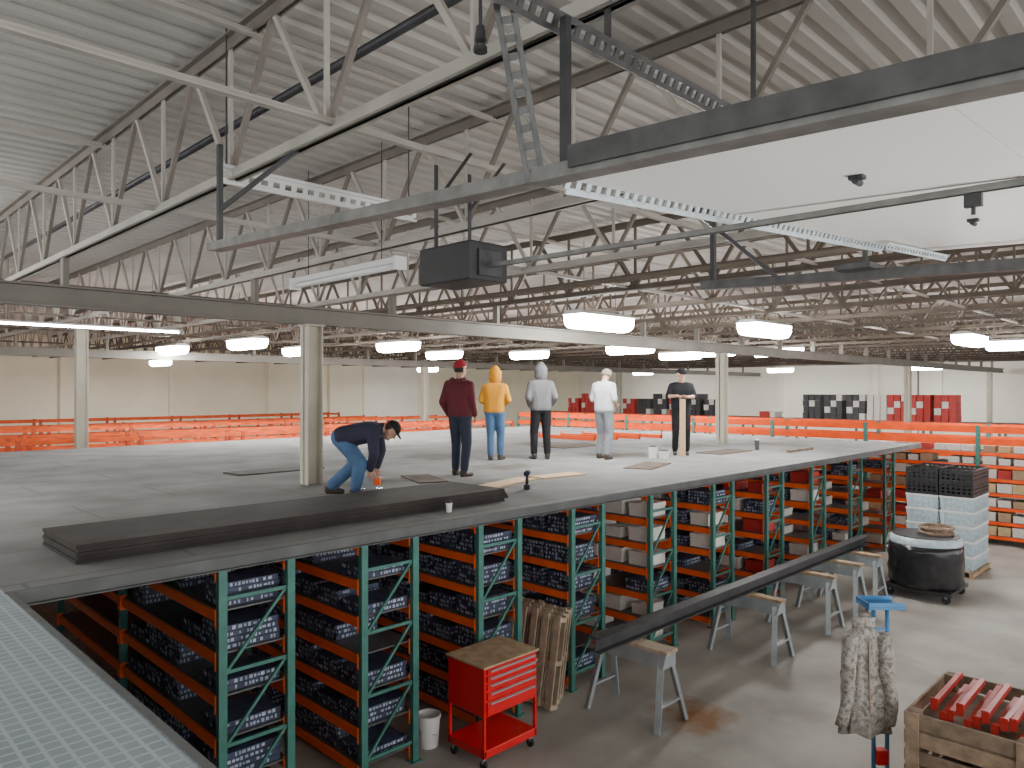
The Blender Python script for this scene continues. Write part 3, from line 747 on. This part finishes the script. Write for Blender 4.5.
# ------------------------------------------------------------------ floor items
t = thing('tool_cart', 'red rolling tool cart with drawers in front of the racks', 'tool cart', (5.2,5.48,0))
w, dpt = .37, .27
MB().box(-w,w,-dpt,dpt,.52,1.0).build('cabinet','red',t,bevel=.008)
for i, (z0, z1) in enumerate(((.54,.67),(.69,.765),(.785,.845),(.865,.915),(.935,.985))):
    d = MB().box(-w+.03,w-.03,-dpt-.022,-dpt+.002,z0,z1).build('drawer','red',t,bevel=.004)
    MB().box(-w+.06,w-.06,-dpt-.042,-dpt-.022,z1-.020,z1-.006).build('handle','grey',d)
for sx in (-1,1):
    for sy in (-1,1):
        MB().box(w-.025 if sx>0 else -w,w if sx>0 else -w+.025,dpt-.03 if sy>0 else -dpt,dpt if sy>0 else -dpt+.03,.12,.52).build('post','red',t)
        c = MB().box(sx*(w-.04)-.02,sx*(w-.04)+.02,sy*(dpt-.05)-.015,sy*(dpt-.05)+.015,.06,.12).build('caster','grey',t)
        MB().tube((sx*(w-.04)-.015,sy*(dpt-.05),.045),(sx*(w-.04)+.015,sy*(dpt-.05),.045),.045).build('wheel','rubber',c)
MB().box(-w,w,-dpt,dpt,.12,.20).build('bottom_tray','red',t,bevel=.008)
MB().tube((w+.05,-dpt+.03,.88),(w+.05,dpt-.03,.88),.012).tube((w,-dpt+.03,.88),(w+.05,-dpt+.03,.88),.01).tube((w,dpt-.03,.88),(w+.05,dpt-.03,.88),.01).build('push_handle','chrome',t,smooth=True)
tag(MB().box(-.39,.39,-.29,.29,0,.02).build('wood_board','wood',loc=(5.2,5.48,1.0005),bevel=.003), 'worn plywood board lying on top of the red tool cart', 'board')
def pallet(label, loc, rot, grp=None):
    t = thing('wooden_pallet', label, 'pallet', loc, 0, grp); t.rotation_euler = rot
    for x in (0,.49,.98): MB().box(x,x+.05,-.5,.5,.018,.10).build('stringer','palletw',t)
    for k in range(6): MB().box(0,1.05,-.5+k*.182,-.5+k*.182+.09,.10,.118).build('deck_board','palletw',t)
    for k in range(3): MB().box(0,1.05,-.5+k*.455,-.5+k*.455+.09,0,.018).build('bottom_board','palletw',t)
    return t
pallet('wooden pallet leaning at the front of the pallets beside the red cart', (6.33,6.10,.03), (0,-math.radians(80),0))
pallet('wooden pallet leaning in the middle of the pallets beside the red cart', (6.47,6.18,.03), (0,-math.radians(80),0))
pallet('wooden pallet leaning at the back of the pallets, against the fourth rack', (6.61,6.26,.03), (0,-math.radians(80),0))
t = thing('bucket', 'white plastic bucket on the floor left of the red cart', 'bucket', (4.80,6.03,0))
MB().lathe([(.10,0),(.12,.30),(.13,.30),(.13,.33),(.115,.33),(.095,.02)],n=28).build('body','white',t,smooth=False)
MB().tube((-.13,0,.29),(-.135,0,.18),.004,n=6).tube((-.135,0,.18),(.0,-.135,.15),.004,n=6).tube((0,-.135,.15),(.135,0,.18),.004,n=6).tube((.135,0,.18),(.13,0,.29),.004,n=6).build('bail','chrome',t)
BY, BZ = 5.02, .84
tag(MB().box(6.3,14.3,BY-.08,BY+.08,BZ+.001,BZ+.014).box(6.3,14.3,BY-.08,BY+.08,BZ+.15,BZ+.163).box(6.3,14.3,BY-.006,BY+.006,BZ+.014,BZ+.15).build('steel_beam','dark'),
    'long dark steel I-beam laid across a row of sawhorses', 'steel beam')
def sawhorse(label, x, y, tm='wood', tw=.075):
    t = thing('sawhorse', label, 'sawhorse', (x,y,0), 0, 'sawhorses under the beam')
    MB().box(-tw,tw,-.49,.49,.80,BZ).build('top_board',tm,t,bevel=.004)
    MB().hull8([(-.13,-.45,.64),(.13,-.45,.64),(.13,.45,.64),(-.13,.45,.64),(-tw+.01,-.47,.80),(tw-.01,-.47,.80),(tw-.01,.47,.80),(-tw+.01,.47,.80)]).build('saddle','grey',t)
    for sx in (-1,1):
        for sy in (-1,1): MB().bar((sx*.08,sy*.40,.74),(sx*.28,sy*.48,.0),.07,.04).build('leg','grey',t)
    for sy in (-1,1): MB().bar((-.20,sy*.455,.26),(.20,sy*.455,.26),.04,.025).build('leg_brace','grey',t)
    return t
sawhorse('nearest grey steel sawhorse with a wide top under the beam end', 6.95, 4.95, 'palletw', .11)
for x, lb in ((9.7,'second sawhorse from the near end of the beam'),(11.5,'third sawhorse from the near end of the beam'),
              (12.6,'fourth sawhorse from the near end of the beam'),(13.5,'farthest sawhorse under the far end of the beam')):
    sawhorse(lb, x, 4.95)
pc = V((14.72,4.12,0))
t = thing('wrapped_drum', 'large round black-wrapped bundle on a dolly left of the tote stack', 'bundle', pc)
MB().box(-.55,.55,-.55,.55,.14,.2).build('dolly_board','black',t,bevel=.01)
for sx in (-1,1):
    for sy in (-1,1):
        c = MB().box(sx*.45-.03,sx*.45+.03,sy*.45-.02,sy*.45+.02,.09,.14).build('caster','grey',t)
        MB().tube((sx*.45-.025,sy*.45,.07),(sx*.45+.025,sy*.45,.07),.07).build('wheel','rubber',c)
wr_ = []
for zz, r in ((.2,.58),(.27,.61),(.38,.60),(.48,.615),(.6,.60),(.72,.612),(.84,.60),(.94,.595)):
    wr_.append([V((r*math.cos(2*math.pi*j/72)*(1+.014*math.sin(9*2*math.pi*j/72+zz*14)+.01*math.sin(17*2*math.pi*j/72-zz*22)), r*math.sin(2*math.pi*j/72)*(1+.014*math.sin(7*2*math.pi*j/72+zz*18)+.01*math.sin(13*2*math.pi*j/72+zz*31)), zz)) for j in range(72)])
MB().loft(wr_).build('wrapped_body','film',t,smooth=True)
MB().lathe([(.585,.94),(.59,.96),(.58,1.05),(.54,1.08)],n=48).build('film_band','tote',t,smooth=True)
MB().lathe([(.54,1.08),(.54,1.095),(.3,1.10)],n=48).build('top_sheet','black',t)
cb = MB()
for q, (rr, zz) in enumerate(((.26,.03),(.22,.075),(.27,.12))):
    N = 36; pr = None
    for j in range(N+1):
        a = 2*math.pi*j/N; pt = V((rr*math.cos(a), rr*math.sin(a), zz))
        if pr is not None: cb.tube(pr,pt,.028,n=8)
        pr = pt
tag(cb.build('hose_coil','woodmid',loc=pc+V((.1,-.15,1.101)),smooth=True), 'tan coil of hose lying on top of the black-wrapped bundle', 'coil')
px0 = at(968,580,0)+V((.75,.55,0))
sp = thing('wooden_pallet', 'flat wooden pallet on the floor under the stack of pale totes', 'pallet', (px0.x-.65,px0.y,0))
for y in (-.58,0,.58): MB().box(0,1.3,y-.03,y+.03,.018,.11).build('stringer','wood',sp)
for k in range(7): MB().box(k*.2,k*.2+.1,-.65,.65,.11,.128).build('deck_board','wood',sp)
for k in range(3): MB().box(k*.6,k*.6+.1,-.65,.65,0,.018).build('bottom_board','wood',sp)
def tote(label, loc, h):
    t = thing('tote', label, 'tote', loc, 0, 'totes')
    L = W = .295
    MB().hull8([(-L*.92,-W*.92,0),(L*.92,-W*.92,0),(L*.92,W*.92,0),(-L*.92,W*.92,0),(-L,-W,h-.04),(L,-W,h-.04),(L,W,h-.04),(-L,W,h-.04)]).build('body','tote',t)
    MB().box(-L-.008,L+.008,-W-.008,W+.008,h-.04,h-.003).build('lid','white',t,bevel=.006)
    r = MB()
    for k in range(5):
        q = -.22+k*.11
        r.box(-L-.004,-L+.03,q-.012,q+.012,.02,h-.045).box(q-.012,q+.012,-W-.004,-W+.03,.02,h-.045)
    r.build('rib','tote',t)
    return t
def crate(label, loc, h):
    t = thing('plastic_crate', label, 'crate', loc, 0, 'black crates on the totes')
    L = W = .298
    MB().box(-L,L,-W,W,0,.02).build('base','black',t)
    for nm, bx in (('side_wall',[(-L,-L+.012,-W,W)]),('side_wall',[(L-.012,L,-W,W)]),('side_wall',[(-L+.012,L-.012,-W,-W+.012)]),('side_wall',[(-L+.012,L-.012,W-.012,W)])):
        b = MB()
        for x0,x1,y0,y1 in bx:
            for za, zb in ((.02,.06),(.10,.135),(.175,.21),(h-.04,h-.004)): b.box(x0,x1,y0,y1,za,zb)
            n = 6
            for k in range(n+1):
                if x1-x0 < .1:
                    q = y0+.02+(y1-y0-.04)*k/n; b.box(x0,x1,q-.02,q+.02,.02,h-.004)
                else:
                    q = x0+.02+(x1-x0-.04)*k/n; b.box(q-.02,q+.02,y0,y1,.02,h-.004)
        b.build(nm,'black',t)
    return t
z = .129
pos = [(-.31,-.31,'front right'),(-.31,.31,'left'),(.31,-.31,'right rear'),(.31,.31,'hidden rear')]
src = None
for l in range(5):
    for dx, dy, pn in pos:
        lb = 'pale translucent tote, %s layer up on the pallet, %s corner' % (ORD[l],pn)
        lc = (px0.x+dx,px0.y+dy,z)
        if src is None: src = tote(lb, lc, .29)
        else: dup(src, lb, lc)
    z += .29
src = None
for l in range(2):
    for dx, dy, pn in pos:
        lb = 'black plastic crate on top of the totes, %s layer, %s corner' % (['lower','upper'][l],pn)
        lc = (px0.x+dx,px0.y+dy,z)
        if src is None: src = crate(lb, lc, .27)
        else: dup(src, lb, lc)
    z += .27
ST = V((6.86,2.28,0))
t = thing('steel_stand', 'tall blue steel stand with a tray top at the lower right', 'stand', ST, -math.pi/4)
for sx in (-.06,.06): MB().tube((sx,0,.05),(sx,0,1.80),.018).build('mast_tube','blue',t,smooth=True)
for z in (.5,.9,1.3,1.6): MB().bar((-.06,0,z),(.06,0,z),.02,.02).build('rung','blue',t)
MB().box(-.16,.16,-.12,.12,1.80,1.82).box(-.16,.16,-.12,-.11,1.82,1.86).box(-.16,.16,.11,.12,1.82,1.86).box(-.16,-.15,-.12,.12,1.82,1.86).build('tray','blue',t,bevel=.004)
MB().box(-.2,.2,-.03,.03,0,.05).box(-.03,.03,-.2,.2,0,.05).build('base','blue',t)
MB().tube((-.06,-.0,1.68),(-.20,-.10,1.70),.01).tube((-.20,-.10,1.70),(-.21,-.11,1.74),.01).build('hook','blue',t)
MB().box(-.05,.05,-.05,.03,.42,.55).build('clamp','red',t,bevel=.008)
JT = thing('jacket', 'camouflage jacket hanging from the blue stand', 'jacket', ST+V((-.25,.055,1.69)), -math.pi/4)
rings = []
prof = [(0,.045,.04),(-.03,.08,.06),(-.09,.145,.085),(-.18,.16,.095),(-.35,.165,.10),(-.55,.175,.105),(-.75,.19,.11),(-.92,.205,.115)]
for zz, hw, hdp in prof:
    ring = []
    for k in range(64):
        a = 2*math.pi*k/64; f = 1+(.09*math.sin(5*a+zz*3)+.07*math.sin(9*a-zz*4)+.04*math.sin(15*a))*min(1,-zz*2.5)
        ring.append(V((math.cos(a)*hw*f, math.sin(a)*hdp*f, zz+.015*math.sin(5*a)*min(1,-zz))))
    rings.append(ring)
MB().loft(rings).build('torso','camo',JT,smooth=True)
for sg in (-1,1):
    R = []
    for k in range(13):
        q = k/12; c = V((sg*(.135+.085*q-.02*q*q+.008*math.sin(q*9+sg)), -.05-.04*math.sin(q*3), -.08-.76*q)); r = .066-.020*q
        ring = []
        for j in range(20):
            a = 2*math.pi*j/20; f = 1+.14*math.sin(3*a+q*12)*(.3+q)+.06*math.sin(q*34)
            ring.append(c+V((math.cos(a)*r*f, math.sin(a)*r*f*1.1, .01*math.cos(a))))
        R.append(ring)
    MB().loft(R).build('sleeve','camo',JT,smooth=True)
R = []
for zz, r in ((-.03,.085),(.02,.08),(.05,.088),(.055,.08),(.02,.07)):
    R.append([V((math.cos(2*math.pi*j/24)*r*1.15, math.sin(2*math.pi*j/24)*r*.8-.0, zz-.02*math.sin(2*math.pi*j/24))) for j in range(24)])
MB().loft(R,False).build('collar','camo',JT,smooth=True)
MB().bar((0,-.105,-.12),(0,-.125,-.9),.012,.012).build('zip','woodmid',JT)
X0, X1, Y0, Y1, ZT = 6.50, 7.65, .35, 1.96, 1.10
t = thing('wooden_crate', 'weathered slatted wooden crate in the lower right corner', 'crate', (X0,Y0,0))
LX, LY = X1-X0, Y1-Y0
for x, y in ((.05,.05),(LX-.05,.05),(.05,LY-.05),(LX-.05,LY-.05),(.05,LY*.5)): MB().box(x-.045,x+.045,y-.045,y+.045,.1,ZT).build('corner_post','woodold',t)
for k in range(7):
    z0 = .12+k*.142; z1 = z0+.118+random.uniform(-.012,.012)
    MB().box(-.02,.005,.0,LY,z0,z1).build('side_slat','woodmid' if k % 2 else 'woodold',t,bevel=.004)
    MB().box(LX-.005,LX+.02,.0,LY,z0,z1).build('side_slat','woodold',t)
    MB().box(.0,LX,LY-.005,LY+.02,z0,z1-.01).build('side_slat','woodmid',t,bevel=.004)
    MB().box(.0,LX,-.02,.005,z0,z1).build('side_slat','woodold',t)
for y in (.05,LY/2,LY-.05): MB().box(-.04,-.02,y-.05,y+.05,.1,ZT).build('batten','woodmid',t,bevel=.003)
for y in (.05,LY/2,LY-.05): MB().box(0,LX,y-.05,y+.05,0,.1).build('runner','woodold',t)
MB().box(0.005,LX-.005,0.005,LY-.005,.1,.125).build('bottom','woodmid',t)
MB().box(.005,LX-.005,.005,LY-.005,.94,.96).build('inner_board','woodold',t)
for i in range(23):
    y = Y0+.13+i*.0605; zc = 1.035+.045*((i*5) % 3)
    b = MB().box(-.40,.40,-.02,.02,.036,.042).box(-.40,.40,-.02,-.014,0,.036).box(-.40,.40,.014,.02,0,.036)
    b.box(-.405,-.398,-.026,.026,-.03,.07)
    o = b.build('steel_bracket','redpart',loc=((X0+X1)/2+random.uniform(-.02,.02),y,zc)); o.rotation_euler = (random.uniform(-.15,.15),random.uniform(-.06,.06),random.uniform(-.02,.02))
    tag(o, 'deep red steel bracket in the wooden crate, %s from the right end' % ORD[i], 'bracket', 'red brackets in the crate')

# ------------------------------------------------------------------ light and camera
ld = bpy.data.lights.new('door_fill_lamp','AREA'); ld.shape = 'DISK'; ld.size = 1.5; ld.energy = 150; ld.color = (1,.98,.95)
lo = bpy.data.objects.new('door_fill_lamp', ld); C.objects.link(lo); lo.location = (4.2,-1.6,1.6); lo.rotation_euler = (math.radians(160),0,0)  # unseen lamp added below the raised door to brighten its underside
w = bpy.data.worlds.new('World'); SC.world = w; w.use_nodes = True
bg = w.node_tree.nodes['Background']; bg.inputs['Color'].default_value = (1,.985,.97,1); bg.inputs['Strength'].default_value = 2.8
cam = bpy.data.cameras.new('Camera'); co = bpy.data.objects.new('Camera', cam); C.objects.link(co)
co.location = (0,0,H); co.rotation_euler = (math.pi/2,0,-math.pi/4)
cam.sensor_width = 36; cam.lens = 36*F/1024; cam.shift_y = 6/1024; cam.clip_end = 200
SC.camera = co
